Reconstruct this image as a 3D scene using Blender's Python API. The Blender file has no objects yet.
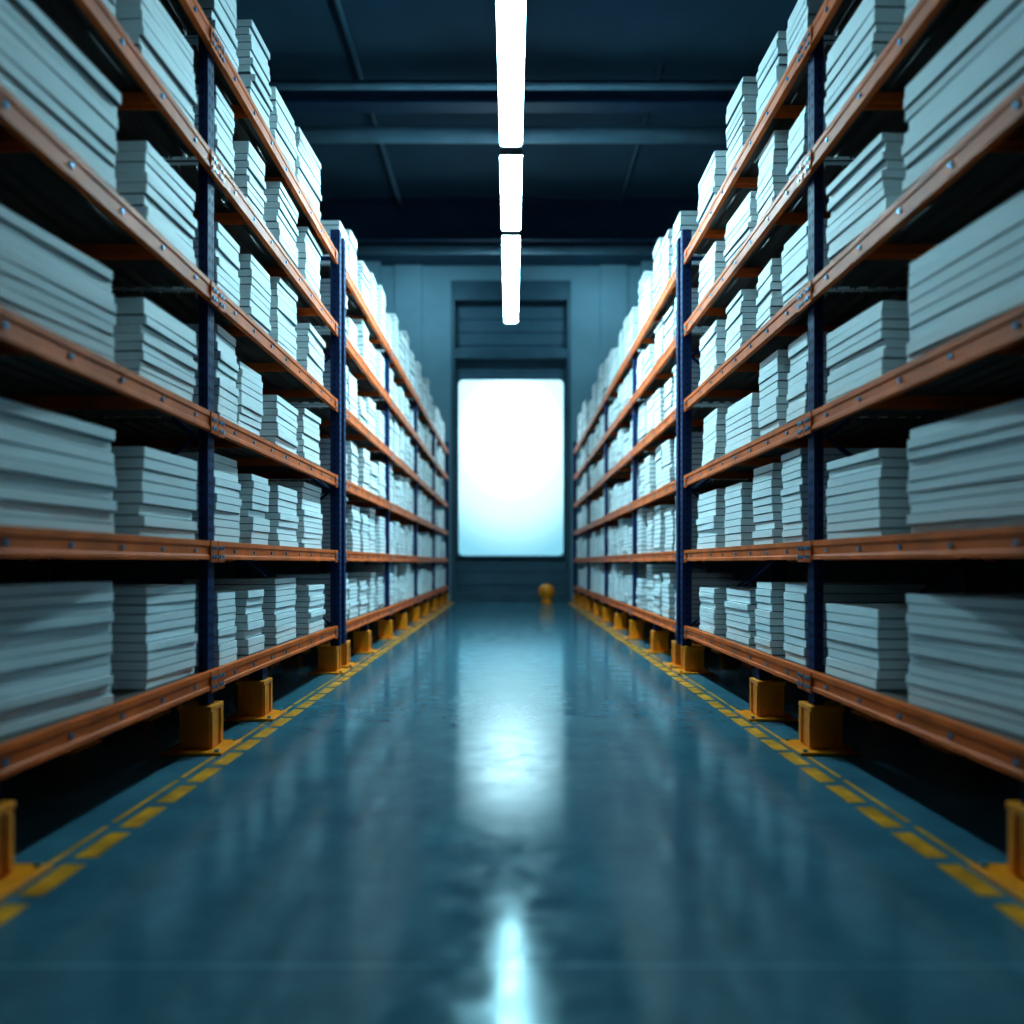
import bpy, bmesh, math, random
from mathutils import Vector, Matrix
random.seed(7)
scene = bpy.context.scene
col = scene.collection
scene.view_settings.view_transform = 'Standard'
try:
    scene.view_settings.look = 'Medium High Contrast'
except Exception:
    scene.view_settings.look = 'None'

# ------------------------------------------------------------------ materials
def new_mat(name):
    m = bpy.data.materials.new(name); m.use_nodes = True
    nt = m.node_tree
    return m, nt, nt.nodes["Principled BSDF"]

def mat(name, c, rough=0.5, metal=0.0, var=0.12, scale=6.0, bump=0.0, spec=0.5):
    m, nt, b = new_mat(name)
    tc = nt.nodes.new("ShaderNodeTexCoord")
    n = nt.nodes.new("ShaderNodeTexNoise"); n.inputs["Scale"].default_value = scale
    n.inputs["Detail"].default_value = 5
    nt.links.new(tc.outputs["Object"], n.inputs["Vector"])
    r = nt.nodes.new("ShaderNodeValToRGB")
    r.color_ramp.elements[0].position = 0.3; r.color_ramp.elements[1].position = 0.7
    r.color_ramp.elements[0].color = (*[x*(1-var) for x in c], 1)
    r.color_ramp.elements[1].color = (*[min(1, x*(1+var)) for x in c], 1)
    nt.links.new(n.outputs["Fac"], r.inputs["Fac"])
    nt.links.new(r.outputs["Color"], b.inputs["Base Color"])
    b.inputs["Roughness"].default_value = rough
    b.inputs["Metallic"].default_value = metal
    b.inputs["Specular IOR Level"].default_value = spec
    if bump:
        bp = nt.nodes.new("ShaderNodeBump"); bp.inputs["Strength"].default_value = bump
        bp.inputs["Distance"].default_value = 0.01
        nt.links.new(n.outputs["Fac"], bp.inputs["Height"])
        nt.links.new(bp.outputs["Normal"], b.inputs["Normal"])
    return m

def emis(name, c, s):
    m, nt, b = new_mat(name)
    b.inputs["Base Color"].default_value = (0.8, 0.8, 0.8, 1)
    b.inputs["Emission Color"].default_value = (*c, 1)
    b.inputs["Emission Strength"].default_value = s
    return m

M_orange = mat("orange_steel", (0.70, 0.130, 0.020), 0.55, 0.0, 0.22, 4, 0.0, 0.25)
M_navy   = mat("navy_steel", (0.012, 0.030, 0.105), 0.6, 0.0, 0.15, 5, 0.0, 0.2)
M_hole   = mat("dark_slot", (0.004, 0.005, 0.008), 0.8, 0, 0.1, 5, 0.0, 0.1)
M_bolt   = mat("blue_bolt", (0.05, 0.25, 0.42), 0.35, 0.3)
M_deck   = mat("grey_deck_steel", (0.12, 0.09, 0.08), 0.5, 0.3, 0.2, 3)
M_yellow = mat("amber_steel", (0.82, 0.26, 0.008), 0.40, 0.0, 0.12, 8)
M_paint  = mat("yellow_floor_paint", (0.60, 0.24, 0.006), 0.45, 0.0, 0.45, 7)
M_paper  = mat("white_board", (0.82, 0.86, 0.87), 0.6, 0.0, 0.05, 3)
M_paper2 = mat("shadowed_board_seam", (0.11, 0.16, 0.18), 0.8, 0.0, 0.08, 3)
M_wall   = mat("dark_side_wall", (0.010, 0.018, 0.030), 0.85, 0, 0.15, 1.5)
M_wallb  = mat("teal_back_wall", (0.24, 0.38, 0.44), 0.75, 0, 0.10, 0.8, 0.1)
M_ceil   = mat("dark_ceiling", (0.040, 0.100, 0.150), 0.8, 0, 0.15, 0.7)
M_beamc  = mat("ceiling_steel", (0.018, 0.055, 0.11), 0.5, 0.0, 0.15, 2)
M_pipe   = mat("ceiling_pipe", (0.42, 0.66, 0.78), 0.4, 0.2, 0.1, 2)
M_cond   = mat("ceiling_conduit", (0.10, 0.20, 0.27), 0.5, 0.2, 0.1, 2)
M_door   = mat("shutter_steel", (0.07, 0.15, 0.20), 0.6, 0.0, 0.12, 1.5)
M_frame  = mat("door_frame_steel", (0.06, 0.13, 0.17), 0.5, 0.1, 0.12, 2)
M_house  = mat("lamp_housing", (0.10, 0.12, 0.14), 0.4, 0.4)
M_tube1  = emis("lamp_diffuser_soft", (0.44, 0.86, 1.0), 20.0)
M_tube2  = emis("lamp_diffuser", (0.48, 0.87, 1.0), 250.0)
M_tube3  = emis("lamp_diffuser_far", (0.48, 0.87, 1.0), 55.0)
M_tubefill  = emis("added_fill_diffuser", (0.36, 0.80, 1.0), 1.5)  # weak glow for the added out-of-view fill lamps
M_ceilfill     = emis("ceiling_fill_glow", (0.25, 0.65, 1.0), 6.0)  # glow added to lift the dark ceiling

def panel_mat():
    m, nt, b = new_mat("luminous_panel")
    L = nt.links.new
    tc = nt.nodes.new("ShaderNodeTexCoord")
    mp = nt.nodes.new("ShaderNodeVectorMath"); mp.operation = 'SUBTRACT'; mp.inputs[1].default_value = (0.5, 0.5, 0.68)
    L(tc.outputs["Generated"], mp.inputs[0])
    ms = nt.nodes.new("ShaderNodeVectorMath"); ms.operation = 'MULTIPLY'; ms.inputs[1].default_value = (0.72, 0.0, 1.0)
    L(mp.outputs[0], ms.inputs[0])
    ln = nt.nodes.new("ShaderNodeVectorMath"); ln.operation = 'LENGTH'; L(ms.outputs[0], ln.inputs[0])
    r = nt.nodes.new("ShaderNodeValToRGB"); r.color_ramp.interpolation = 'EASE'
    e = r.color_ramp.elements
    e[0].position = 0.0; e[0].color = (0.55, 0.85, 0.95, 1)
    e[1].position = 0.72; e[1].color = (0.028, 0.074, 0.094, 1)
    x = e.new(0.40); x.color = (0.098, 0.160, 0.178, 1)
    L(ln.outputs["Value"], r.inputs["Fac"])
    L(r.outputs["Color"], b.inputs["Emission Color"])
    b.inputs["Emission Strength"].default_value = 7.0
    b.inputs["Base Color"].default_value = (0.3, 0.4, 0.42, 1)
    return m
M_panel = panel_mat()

def floor_mat():
    m, nt, b = new_mat("polished_concrete")
    L = nt.links.new
    tc = nt.nodes.new("ShaderNodeTexCoord")
    n = nt.nodes.new("ShaderNodeTexNoise"); n.inputs["Scale"].default_value = 2.2; n.inputs["Detail"].default_value = 9
    n.inputs["Roughness"].default_value = 0.7
    L(tc.outputs["Object"], n.inputs["Vector"])
    r = nt.nodes.new("ShaderNodeValToRGB")
    r.color_ramp.elements[0].position = 0.3; r.color_ramp.elements[0].color = (0.042, 0.115, 0.155, 1)
    r.color_ramp.elements[1].position = 0.72; r.color_ramp.elements[1].color = (0.082, 0.20, 0.25, 1)
    L(n.outputs["Fac"], r.inputs["Fac"])
    sp = nt.nodes.new("ShaderNodeSeparateXYZ"); L(tc.outputs["Object"], sp.inputs[0])
    a = nt.nodes.new("ShaderNodeMath"); a.operation = 'SUBTRACT'; a.inputs[1].default_value = 2.07; L(sp.outputs["Y"], a.inputs[0])
    p = nt.nodes.new("ShaderNodeMath"); p.operation = 'PINGPONG'; p.inputs[1].default_value = 3.0; L(a.outputs[0], p.inputs[0])
    lt = nt.nodes.new("ShaderNodeMath"); lt.operation = 'LESS_THAN'; lt.inputs[1].default_value = 0.005; L(p.outputs[0], lt.inputs[0])
    mx = nt.nodes.new("ShaderNodeMix"); mx.data_type = 'RGBA'
    L(lt.outputs[0], mx.inputs["Factor"]); L(r.outputs["Color"], mx.inputs["A"]); mx.inputs["B"].default_value = (0.12, 0.27, 0.33, 1)
    L(mx.outputs["Result"], b.inputs["Base Color"])
    n2 = nt.nodes.new("ShaderNodeTexNoise"); n2.inputs["Scale"].default_value = 5.0; n2.inputs["Detail"].default_value = 9
    n2.inputs["Roughness"].default_value = 0.75
    L(tc.outputs["Object"], n2.inputs["Vector"])
    mr = nt.nodes.new("ShaderNodeMapRange")
    mr.inputs["From Min"].default_value = 0.32; mr.inputs["From Max"].default_value = 0.68
    mr.inputs["To Min"].default_value = 0.05; mr.inputs["To Max"].default_value = 0.24
    L(n2.outputs["Fac"], mr.inputs["Value"]); L(mr.outputs["Result"], b.inputs["Roughness"])
    bp = nt.nodes.new("ShaderNodeBump"); bp.inputs["Strength"].default_value = 0.028; bp.inputs["Distance"].default_value = 0.01
    L(n2.outputs["Fac"], bp.inputs["Height"]); L(bp.outputs["Normal"], b.inputs["Normal"])
    b.inputs["Specular IOR Level"].default_value = 0.34
    b.inputs["Specular Tint"].default_value = (0.6, 0.93, 1.0, 1)
    return m
M_floor = floor_mat()

# ------------------------------------------------------------------ mesh helpers
class MB:
    """bmesh collector with material slots"""
    def __init__(s): s.bm = bmesh.new(); s.mats = []
    def mi(s, m):
        if m not in s.mats: s.mats.append(m)
        return s.mats.index(m)
    def box(s, x0, x1, y0, y1, z0, z1, m, bev=0.0, seg=2):
        if x0 > x1: x0, x1 = x1, x0
        if y0 > y1: y0, y1 = y1, y0
        v = [s.bm.verts.new(p) for p in ((x0,y0,z0),(x1,y0,z0),(x1,y1,z0),(x0,y1,z0),(x0,y0,z1),(x1,y0,z1),(x1,y1,z1),(x0,y1,z1))]
        k = s.mi(m); fs = []
        for q in ((0,3,2,1),(4,5,6,7),(0,1,5,4),(1,2,6,5),(2,3,7,6),(3,0,4,7)):
            f = s.bm.faces.new([v[i] for i in q]); f.material_index = k; fs.append(f)
        if bev:
            es = set(e for f in fs for e in f.edges)
            r = bmesh.ops.bevel(s.bm, geom=list(es), offset=bev, segments=seg, profile=0.5, affect='EDGES')
            for f in r['faces']: f.material_index = k
    def prism(s, pts, axis, a0, a1, m):
        def P(p, a):
            return {'y': (p[0], a, p[1]), 'x': (a, p[0], p[1]), 'z': (p[0], p[1], a)}[axis]
        A = [s.bm.verts.new(P(p, a0)) for p in pts]; B = [s.bm.verts.new(P(p, a1)) for p in pts]
        k = s.mi(m); n = len(pts)
        fs = [s.bm.faces.new(A), s.bm.faces.new(B[::-1])]
        for i in range(n):
            fs.append(s.bm.faces.new((A[i], B[i], B[(i+1) % n], A[(i+1) % n])))
        for f in fs: f.material_index = k
    def cyl(s, p0, p1, r, m, seg=12, r2=None):
        p0 = Vector(p0); p1 = Vector(p1); d = p1-p0
        q = Vector((0,0,1)).rotation_difference(d.normalized()).to_matrix().to_4x4()
        mtx = Matrix.Translation((p0+p1)/2) @ q
        r_ = bmesh.ops.create_cone(s.bm, cap_ends=True, segments=seg, radius1=r, radius2=r if r2 is None else r2, depth=d.length, matrix=mtx)
        k = s.mi(m)
        for v in r_['verts']:
            for f in v.link_faces: f.material_index = k
    def mesh(s, name, smooth=False):
        bmesh.ops.recalc_face_normals(s.bm, faces=s.bm.faces[:])
        me = bpy.data.meshes.new(name); s.bm.to_mesh(me); s.bm.free()
        for m in s.mats: me.materials.append(m)
        if smooth:
            for p in me.polygons: p.use_smooth = True
        return me

def obj(name, data=None, parent=None, loc=(0,0,0), **props):
    o = bpy.data.objects.new(name, data); col.objects.link(o)
    o.location = loc
    if parent: o.parent = parent
    for k, v in props.items(): o[k] = v
    return o

# ------------------------------------------------------------------ dimensions
CAM_H = 1.19
FX = 1.88           # aisle face of the racks
DEP = 1.15          # rack depth
WALLY = 21.7
SIDE = 4.8
CEIL = 10.4
LV = [0.50, 1.32, 2.13, 2.95, 3.77, 4.55]
RACKS = [[1.13, 4.48, 7.64], [7.84, 11.03, 14.33, 17.63, 20.93]]

# ------------------------------------------------------------------ room shell
def shell(name, args, m, label, cat):
    b = MB(); b.box(*args, m)
    return obj(name, b.mesh(name), kind="structure", label=label, category=cat)
shell("floor", (-SIDE, SIDE, -4, WALLY, -0.2, 0), M_floor, "polished dark teal concrete warehouse floor", "floor")
shell("ceiling", (-SIDE, SIDE, -4, WALLY, CEIL, CEIL+0.2), M_ceil, "dark blue warehouse ceiling deck", "ceiling")
shell("wall_left", (-SIDE-0.2, -SIDE, -4, WALLY, 0, CEIL), M_wall, "dark plain warehouse wall behind the racks", "wall")
shell("wall_right", (SIDE, SIDE+0.2, -4, WALLY, 0, CEIL), M_wall, "dark plain warehouse wall behind the racks", "wall")
shell("wall_rear", (-SIDE, SIDE, -4.2, -4, 0, CEIL), M_wall, "dark plain warehouse end wall", "wall")
DW = 1.86; DH = 9.95
b = MB()
for s in (-1, 1):
    b.box(s*DW, s*SIDE, WALLY, WALLY+0.5, 0, CEIL, M_wallb)
    b.box(s*2.75, s*3.6, WALLY-0.10, WALLY, 0, CEIL, M_wallb, 0.02)
    b.box(s*4.0, s*SIDE, WALLY-0.35, WALLY, 0, CEIL, M_wallb)
b.box(-DW, DW, WALLY, WALLY+0.5, DH, CEIL, M_wallb)
obj("wall_back", b.mesh("wall_back"), kind="structure", label="teal painted end wall with shallow pilasters", category="wall")
b = MB()
b.box(-DW, DW, WALLY+0.40, WALLY+0.5, 0, DH, M_door)
z = 0.05
while z < DH-0.3:
    b.prism([(WALLY+0.40, z), (WALLY+0.37, z+0.03), (WALLY+0.37, z+0.36), (WALLY+0.40, z+0.39)], 'x', -DW+0.13, DW-0.13, M_door)
    z += 0.42
obj("door_1", b.mesh("door_1"), kind="structure", label="tall dark steel shutter door with horizontal ribs", category="door")
b = MB()
for s in (-1, 1):
    b.box(s*(DW-0.12), s*DW, WALLY+0.02, WALLY+0.40, 0, DH, M_frame, 0.01)
b.box(-DW+0.12, DW-0.12, WALLY+0.05, WALLY+0.33, 7.55, 7.85, M_frame, 0.01)
b.box(-DW+0.12, DW-0.12, WALLY+0.02, WALLY+0.33, DH-0.6, DH, M_frame, 0.01)
b.box(-DW+0.12, DW-0.12, WALLY+0.05, WALLY+0.33, 0.0, 0.25, M_frame, 0.01)
obj("trim_1", b.mesh("trim_1"), kind="structure", label="dark steel frame around the tall shutter door", category="door frame")

def rrect(cx, cz, hw, hh, r, n=6):
    P = []
    for (sx, sz, a0) in ((1,1,0),(-1,1,90),(-1,-1,180),(1,-1,270)):
        for i in range(n+1):
            a = math.radians(a0+90*i/n)
            P.append((cx+sx*(hw-r)+r*math.cos(a), cz+sz*(hh-r)+r*math.sin(a)))
    return P
PW, PZ0, PZ1 = 1.62, 1.42, 6.86
b = MB()
b.prism(rrect(0, (PZ0+PZ1)/2, PW, (PZ1-PZ0)/2, 0.14), 'y', WALLY-0.02, WALLY+0.10, M_panel)
win = obj("window_1", b.mesh("window_1"), kind="structure", label="large glowing frosted white window panel with rounded corners", category="window")
b = MB()
outer = rrect(0, (PZ0+PZ1)/2, PW+0.06, (PZ1-PZ0)/2+0.06, 0.18)
b.prism(outer, 'y', WALLY+0.10, WALLY+0.32, M_frame)
obj("trim_2", b.mesh("trim_2"), kind="structure", label="dark backing frame of the glowing window panel", category="window frame")

def cbeam(name, y, z0, z1, w, label):
    b = MB()
    b.box(-SIDE, SIDE, y-w/2, y+w/2, z0, z0+0.06, M_beamc)
    b.box(-SIDE, SIDE, y-w/2, y+w/2, z1-0.06, z1, M_beamc)
    b.box(-SIDE, SIDE, y-0.03, y+0.03, z0+0.06, z1-0.06, M_beamc)
    return obj(name, b.mesh(name), kind="structure", label=label, category="ceiling beam")
cbeam("trim_3", 12.7, 9.45, 9.85, 0.3, "dark steel ceiling cross beam")
cbeam("trim_4", 17.9, 9.35, 10.4, 0.5, "deep dark blue steel ceiling girder")
cbeam("trim_5", 9.3, 9.55, 9.85, 0.3, "dark steel ceiling cross beam")
def pipe(name, p0, p1, r, m, label):
    b = MB(); b.cyl(p0, p1, r, m, 16)
    return obj(name, b.mesh(name, True), label=label, category="pipe")
pipe("ceiling_pipe", (-SIDE, 14.0, 9.75), (SIDE, 14.0, 9.75), 0.15, M_pipe, "pale grey-blue pipe crossing under the ceiling")
pipe("ceiling_pipe", (-SIDE, 18.0, 9.24), (SIDE, 18.0, 9.24), 0.10, M_pipe, "pale thin pipe under the deep girder")
pipe("ceiling_pipe", (-SIDE, 12.35, 9.60), (SIDE, 12.35, 9.60), 0.06, M_pipe, "thin pipe along a ceiling beam")
pipe("ceiling_conduit", (-2.75, -4, 10.1), (-2.75, 17.6, 10.1), 0.06, M_cond, "thin conduit running along the ceiling")
pipe("ceiling_conduit", (2.75, 12.8, 10.25), (2.75, 17.6, 10.25), 0.03, M_cond, "short thin conduit running along the ceiling")

# ------------------------------------------------------------------ lamps
def lamp(y0, y1, m, w=0.25, z=5.79):
    e = obj("linear_pendant_lamp", None, None, (0, (y0+y1)/2, z), label="long glowing white linear lamp hanging over the aisle",
            category="lamp", group="linear lamps over the aisle")
    h = (y1-y0)/2
    b = MB(); b.prism([(-w/2, 0.05), (w/2, 0.05), (w/2*0.8, 0.12), (-w/2*0.8, 0.12)], 'y', -h, h, M_house)
    b.box(-w/2, w/2, -h-0.025, -h, 0.0, 0.12, M_house); b.box(-w/2, w/2, h, h+0.025, 0.0, 0.12, M_house)
    obj("lamp_housing", b.mesh("lamp_housing"), e)
    b = MB(); b.prism(rrect(0, 0, w/2, h, 0.07), 'z', 0.0, 0.05, m)
    obj("lamp_diffuser", b.mesh("lamp_diffuser"), e)
    b = MB(); b.box(-w*0.36, w*0.36, -h+0.04, h-0.04, 0.12, 0.135, M_ceilfill)  # unseen glowing strip added on the housing to brighten the ceiling
    obj("ceiling_fill_strip", b.mesh("ceiling_fill_strip"), e)
    for s in (-1, 1):
        b = MB(); b.cyl((0, s*h*0.7, 0.12), (0, s*h*0.7, CEIL-z), 0.006, M_house, 6)
        obj("suspension_cable", b.mesh("suspension_cable"), e)
for a, c, m in ((-3.4, 0.1, M_tubefill), (0.3, 3.8, M_tubefill), (4.05, 7.74, M_tube1), (7.90, 9.69, M_tube2), (9.85, 13.4, M_tube3)):  # first two are unseen, added near the camera as fill light
    lamp(a, c, m)

# unseen area lights added behind the deep girder to brighten the end wall
def area(loc, rot, sx, sy, power, c):
    l = bpy.data.lights.new("end_wall_fill", 'AREA'); l.shape = 'RECTANGLE'; l.size = sx; l.size_y = sy
    l.energy = power; l.color = c
    o = bpy.data.objects.new("end_wall_fill", l); col.objects.link(o); o.location = loc; o.rotation_euler = rot
for s in (-1, 1):
    area((s*2.6, 18.9, 9.9), (math.radians(30), 0, 0), 1.6, 0.3, 70, (0.42, 0.82, 1.0))

# ------------------------------------------------------------------ rack parts
def beam_mesh(s, L, y0, y1, bolts=True):
    b = MB()
    prof = [(0, 0.010), (0, -0.022), (0.007, -0.029), (0.007, -0.078), (0, -0.085), (0, -0.108), (0.04, -0.108), (0.04, -0.04), (0.04, 0.010)]
    b.prism([(s*x, z) for x, z in prof], 'y', y0, L-y1, M_orange)
    for ya, yb in ((y0, y0+0.10), (L-y1-0.10, L-y1)):
        b.box(s*-0.006, s*0.007, ya, yb, -0.125, 0.010, M_orange, 0.002)
    if bolts:
        ys = [y0+0.03, y0+0.07, L-y1-0.03, L-y1-0.07] + [0.3 + i*(L-0.6)/7 for i in range(8)]
        for i, y in enumerate(ys):
            x0 = -0.006 if i < 4 else 0.007
            for zz in ((-0.035, -0.09) if i < 4 else (-0.053,)):
                b.cyl((s*(x0-0.008), y, zz), (s*(x0+0.002), y, zz), 0.013, M_bolt, 6)
    return b.mesh("beam")

def deck_mesh(s, L):
    b = MB(); x = 0.045; W = 0.105
    while x + W < DEP-0.04:
        b.prism([(s*x, -0.02), (s*x, 0), (s*(x+W), 0), (s*(x+W), -0.02), (s*(x+W-0.006), -0.035), (s*(x+W-0.012), -0.014), (s*(x+0.012), -0.014), (s*(x+0.006), -0.035)], 'y', 0.06, L-0.06, M_deck)
        x += W+0.014
    return b.mesh("shelf")

def crossbar_mesh(s):
    b = MB(); b.prism([(-0.03, -0.035), (0.03, -0.035), (0.03, -0.095), (0.022, -0.095), (0.022, -0.045), (-0.022, -0.045), (-0.022, -0.095), (-0.03, -0.095)], 'x', s*0.041, s*(DEP-0.041), M_orange)
    return b.mesh("cross_bar")

FOOT_H = 0.29
def post_mesh(s, top, d=0.06):
    b = MB(); z0, z1 = FOOT_H, top
    w = 0.045; t = 0.012
    pts = [(s*0, -w), (s*0, w), (s*d, w), (s*d, w-t), (s*t, w-t), (s*t, -w+t), (s*d, -w+t), (s*d, -w)]
    b.prism(pts, 'z', z0, z1, M_navy)
    z = z0+0.06
    while z < z1-0.04:
        for yy in (-0.020, 0.020):
            b.box(s*-0.0012, s*0.0005, yy-0.006, yy+0.006, z-0.014, z+0.014, M_hole)
        b.box(s*(d*0.5), s*(d*0.5+0.012), -w-0.0012, -w+0.0005, z-0.014, z+0.014, M_hole)
        z += 0.075
    return b.mesh("post")

def brace_mesh(s):
    b = MB(); x0, x1 = 0.10, DEP-0.14
    z = 0.5; k = 0
    while z < LV[-1]-0.3:
        a, c = (x0, x1) if k % 2 == 0 else (x1, x0)
        b.cyl((s*a, 0, z), (s*c, 0, z+0.75), 0.016, M_navy, 8)
        z += 0.75; k += 1
    b.box(s*0.05, s*x1, -0.015, 0.015, 0.33, 0.37, M_navy)
    b.box(s*0.05, s*x1, -0.015, 0.015, LV[-1]+0.03, LV[-1]+0.07, M_navy)
    return b.mesh("upright_frame")

def foot_meshes(s):
    b = MB()
    b.box(s*0.0, s*0.20, -0.09, 0.09, 0.022, FOOT_H-0.03, M_yellow, 0.010)
    b.box(s*-0.008, s*0.208, -0.098, 0.098, FOOT_H-0.032, FOOT_H, M_yellow, 0.006)
    b.box(s*-0.010, s*0.002, 0.045, 0.085, 0.03, FOOT_H-0.035, M_yellow, 0.003)
    b.box(s*-0.010, s*0.002, -0.085, -0.045, 0.03, FOOT_H-0.035, M_yellow, 0.003)
    blk = b.mesh("foot")
    b = MB()
    b.box(s*0.02, s*0.12, -0.05, 0.05, FOOT_H, LV[0]-0.108, M_navy)
    neck = b.mesh("neck")
    b = MB()
    b.box(s*-0.10, s*0.28, -0.17, 0.17, 0.0, 0.020, M_yellow, 0.006)
    for yy in (-0.14, 0.14):
        for xx in (-0.06, 0.25):
            b.cyl((s*xx, yy, 0.019), (s*xx, yy, 0.034), 0.013, M_bolt, 6)
    return blk, neck, b.mesh("base_plate")

for s in (-1, 1):
    cb, br = crossbar_mesh(s), brace_mesh(s)
    pm, pmr = post_mesh(s, LV[-1]+0.04), post_mesh(-s, LV[-1]+0.13)
    pe = post_mesh(s, LV[-1]+0.26, 0.10)
    fb, fn, fp = foot_meshes(s)
    for ri, PS in enumerate(RACKS):
        rack = obj("storage_rack", None, None, (s*FX, PS[0], 0),
                   label=("tall orange and navy steel storage rack with six shelf levels" if ri == 0 else "orange and navy steel storage rack standing against the end wall"),
                   category="storage rack", group="storage racks along the aisle")
        last = len(PS)-1
        for i, y in enumerate(PS):
            end = i in (0, last)
            fr = obj("upright_frame", br, rack, (s*0.04, y-PS[0], 0), label="navy steel upright frame with diagonal bracing")
            obj("post", pe if end else pm, fr, (s*(-0.06 if end else 0.0), 0, 0))
            obj("post", pmr, fr, (s*(DEP-0.08), 0, 0))
            if i < last:
                L = PS[i+1]-y
                a = 0.048 if i == 0 else 0.004
                c = 0.048 if i+1 == last else 0.004
                bm_, bm_r, dk = beam_mesh(s, L, a, c), beam_mesh(-s, L, a, c, False), deck_mesh(s, L)
                for z in LV:
                    sh = obj("shelf", dk, rack, (0, y-PS[0], z), label="grey steel slatted shelf deck")
                    obj("beam", bm_, sh, (0, 0, 0), label="orange steel shelf beam with bolts")
                    obj("beam", bm_r, sh, (s*DEP, 0, 0), label="orange steel shelf beam with bolts")
                    for f in (0.2, 0.5, 0.8):
                        obj("cross_bar", cb, sh, (0, L*f, 0), label="orange steel cross bar")
        if ri == 0: fy = [(2.56, 1), (4.48, 0), (5.42, 1), (7.64, 0)]
        else: fy = [(PS[0]+0.25, 1)] + [q for y in PS[1:] for q in ((y-1.7, 1), (y, 0))]
        for y, nk in fy:
            for xx in (0.005, DEP-0.22):
                f = obj("foot", fb, rack, (s*xx, y-PS[0], 0), label="yellow steel support foot")
                obj("base_plate", fp, f, (0, 0, 0), label="yellow steel base plate with bolts")
                if nk: obj("neck", fn, f, (0, 0, 0), label="navy steel neck under the beam")

# ------------------------------------------------------------------ stacks of boards
def board_mesh(k):
    b = MB()
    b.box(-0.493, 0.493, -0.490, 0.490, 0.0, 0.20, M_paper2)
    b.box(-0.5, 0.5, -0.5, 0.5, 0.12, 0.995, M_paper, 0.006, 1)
    return b.mesh("flat_box")
BM = board_mesh(0)
NAMES = ["the lowest shelf", "the second shelf", "the third shelf", "the fourth shelf", "the fifth shelf", "the top shelf"]
def stack(s, y0, y1, lv, h, detailed, dx=0.0, rot=0.0, W=0.78, setback=0.05):
    n = max(5, int(round(h/random.choice((0.050, 0.056, 0.062))))); t = h/n
    L = y1-y0; W = W+random.uniform(-0.05, 0.04)
    a = math.radians(rot)
    hw = (W*math.cos(a)+L*abs(math.sin(a)))/2
    X = s*(FX+setback+dx+hw); Y = (y0+y1)/2; Z = LV[lv]
    lab = "stack of white flat boxes on "+NAMES[lv]+" of the rack"
    rows = []
    for i in range(n):
        rows.append((random.gauss(0, 0.007), random.gauss(0, 0.006), random.gauss(0, 0.007),
                     W*random.uniform(0.97, 1.0), L*random.uniform(0.97, 1.0), i*t, t*0.998))
    kw = dict(label=lab, category="stack of boxes", group="stacks of white flat boxes on the racks")
    if detailed:
        e = obj("flat_box_stack", None, None, (X, Y, Z), **kw); e.rotation_euler[2] = s*a
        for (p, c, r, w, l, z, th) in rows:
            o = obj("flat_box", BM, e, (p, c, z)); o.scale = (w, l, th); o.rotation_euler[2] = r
        return e
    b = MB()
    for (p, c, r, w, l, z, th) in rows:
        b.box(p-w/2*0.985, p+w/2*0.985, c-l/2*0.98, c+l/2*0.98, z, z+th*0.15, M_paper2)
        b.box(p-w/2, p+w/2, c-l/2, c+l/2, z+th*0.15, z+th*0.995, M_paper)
    o = obj("flat_box_stack", b.mesh("flat_box_stack"), None, (X, Y, Z), **kw); o.rotation_euler[2] = s*a

H0 = {-1: [(0.60, 0.56), (0.52, 0.50), (0.48, 0.49), (0.54, 0.53), (0.58, 0.58)],
      1: [(0.54, 0.44), (0.52, 0.49), (0.52, 0.47), (0.58, 0.55), (0.58, 0.58)]}
for s in (-1, 1):
    for lv in range(6):
        if lv < 5:
            ha, hb = H0[s][lv]
            n0 = 2.46 if s < 0 else 2.74
            stack(s, n0+random.uniform(-0.03, 0.03), 3.48+random.uniform(-0.02, 0.01), lv, ha, True, 0, random.uniform(5, 8), 0.74)
            stack(s, 3.78+random.uniform(-0.02, 0.03), 4.35, lv, hb, True, 0.015, random.uniform(2, 5), 0.76)
        segs = [(4.66, 4.98), (5.18, 5.56), (5.84, 6.42), (6.70, 7.26)] if lv % 2 == 0 else [(4.66, 5.04), (5.26, 5.66), (5.92, 6.40), (6.66, 7.30)]
        for (a, c) in segs:
            a += random.uniform(-0.02, 0.04); c += random.uniform(-0.04, 0.03)
            h = random.uniform(0.44, 0.66) if lv < 5 else random.uniform(0.50, 0.78)
            stack(s, a, c, lv, h, True, random.uniform(0, 0.04), random.uniform(-2, 3))
        PS = RACKS[1]
        for bi, n in ((0, 5), (1, 5), (2, 5), (3, 4)):
            ya, yb = PS[bi]+0.08, PS[bi+1]-0.08
            p = (yb-ya)/n
            for i in range(n):
                g = random.uniform(0.14, 0.26)
                h = random.uniform(0.44, 0.69) if lv < 5 else random.uniform(0.55, 1.0)
                stack(s, ya+i*p+g*0.5, ya+(i+1)*p-g*0.5, lv, h, False, random.uniform(0, 0.05), random.uniform(-2, 2))

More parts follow.
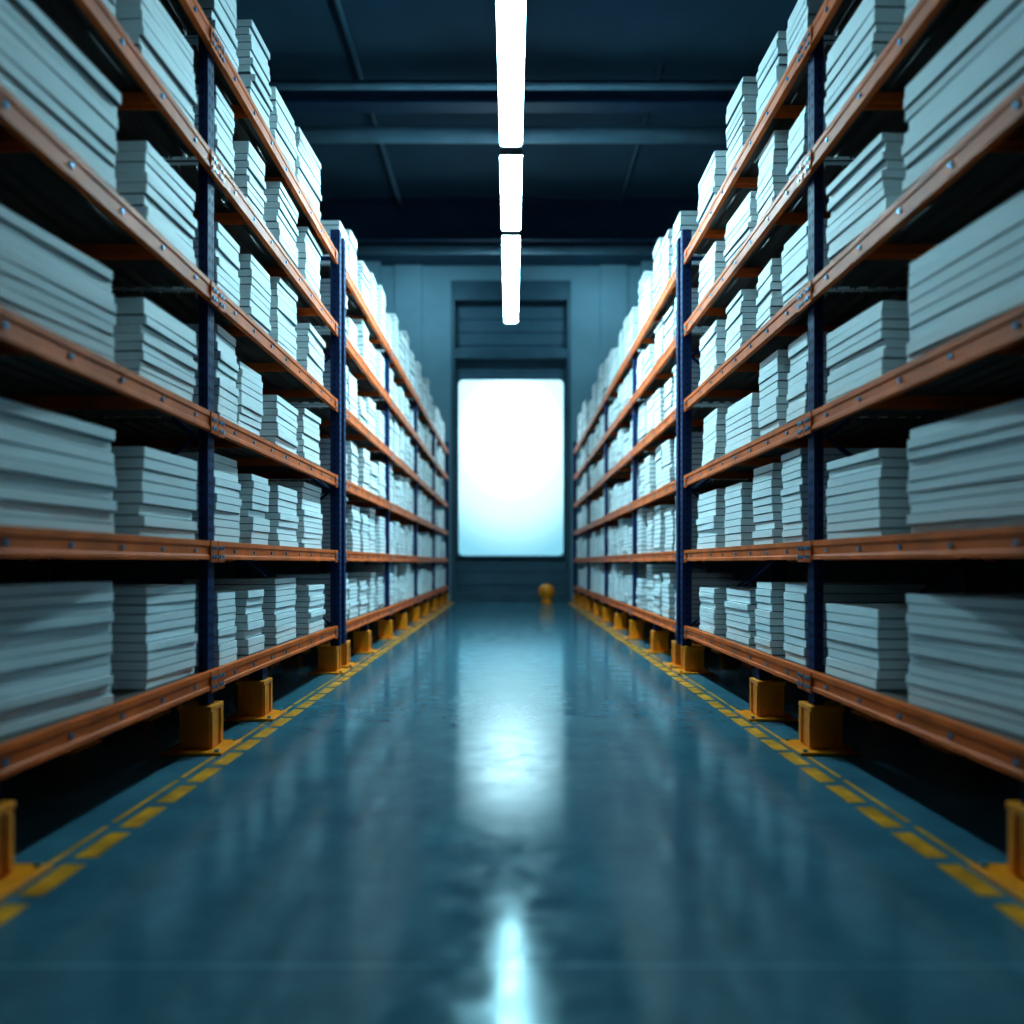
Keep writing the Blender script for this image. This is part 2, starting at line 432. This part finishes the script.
# ------------------------------------------------------------------ floor markings
for s in (-1, 1):
    b = MB(); y = 1.2
    while y < WALLY-0.8:
        b.box(s*1.675, s*1.765, y, y+0.26, 0.0, 0.002, M_paint); y += 0.325
    obj("floor_marking", b.mesh("floor_marking"), label="thick dashed yellow line painted along the rack", category="floor marking")
    b = MB(); y = 1.2
    while y < WALLY-1.2:
        b.box(s*1.812, s*1.836, y, y+0.62, 0.0, 0.002, M_paint); y += 0.67
    obj("floor_marking", b.mesh("floor_marking"), label="thin yellow line painted along the rack feet", category="floor marking")

# ------------------------------------------------------------------ yellow bollard near the end wall
b = MB()
prof = [(0.0, 0.0), (0.20, 0.0), (0.20, 0.05), (0.13, 0.08), (0.13, 0.14), (0.22, 0.22), (0.25, 0.32), (0.24, 0.43), (0.17, 0.53), (0.08, 0.57), (0.0, 0.58)]
vs = []
for r, z in prof:
    vs.append([b.bm.verts.new((r*math.cos(2*math.pi*i/24), r*math.sin(2*math.pi*i/24), z)) for i in range(24)] if r > 0 else [b.bm.verts.new((0, 0, z))])
k = b.mi(M_yellow)
for A, B in zip(vs[:-1], vs[1:]):
    for i in range(24):
        j = (i+1) % 24
        if len(A) == 1: b.bm.faces.new((A[0], B[j], B[i]))
        elif len(B) == 1: b.bm.faces.new((A[i], A[j], B[0]))
        else: b.bm.faces.new((A[i], A[j], B[j], B[i]))
obj("bollard", b.mesh("bollard", True), None, (1.05, 20.6, 0), label="small rounded yellow bollard near the end wall", category="bollard")

# ------------------------------------------------------------------ world, camera
w = bpy.data.worlds.new("World"); scene.world = w; w.use_nodes = True
nt = w.node_tree
nt.nodes["Background"].inputs[0].default_value = (0.05, 0.16, 0.22, 1)
nt.nodes["Background"].inputs[1].default_value = 0.05

cam = bpy.data.cameras.new("camera"); co = bpy.data.objects.new("camera", cam); col.objects.link(co)
co.location = (0, 0, CAM_H); co.rotation_euler = (math.radians(90), 0, 0)
cam.sensor_width = 36; cam.lens = 36*700/1024
cam.shift_y = 51/1024; cam.shift_x = 1/1024
cam.dof.use_dof = True; cam.dof.focus_distance = 5.8; cam.dof.aperture_fstop = 0.5
cam.clip_start = 0.05
scene.camera = co
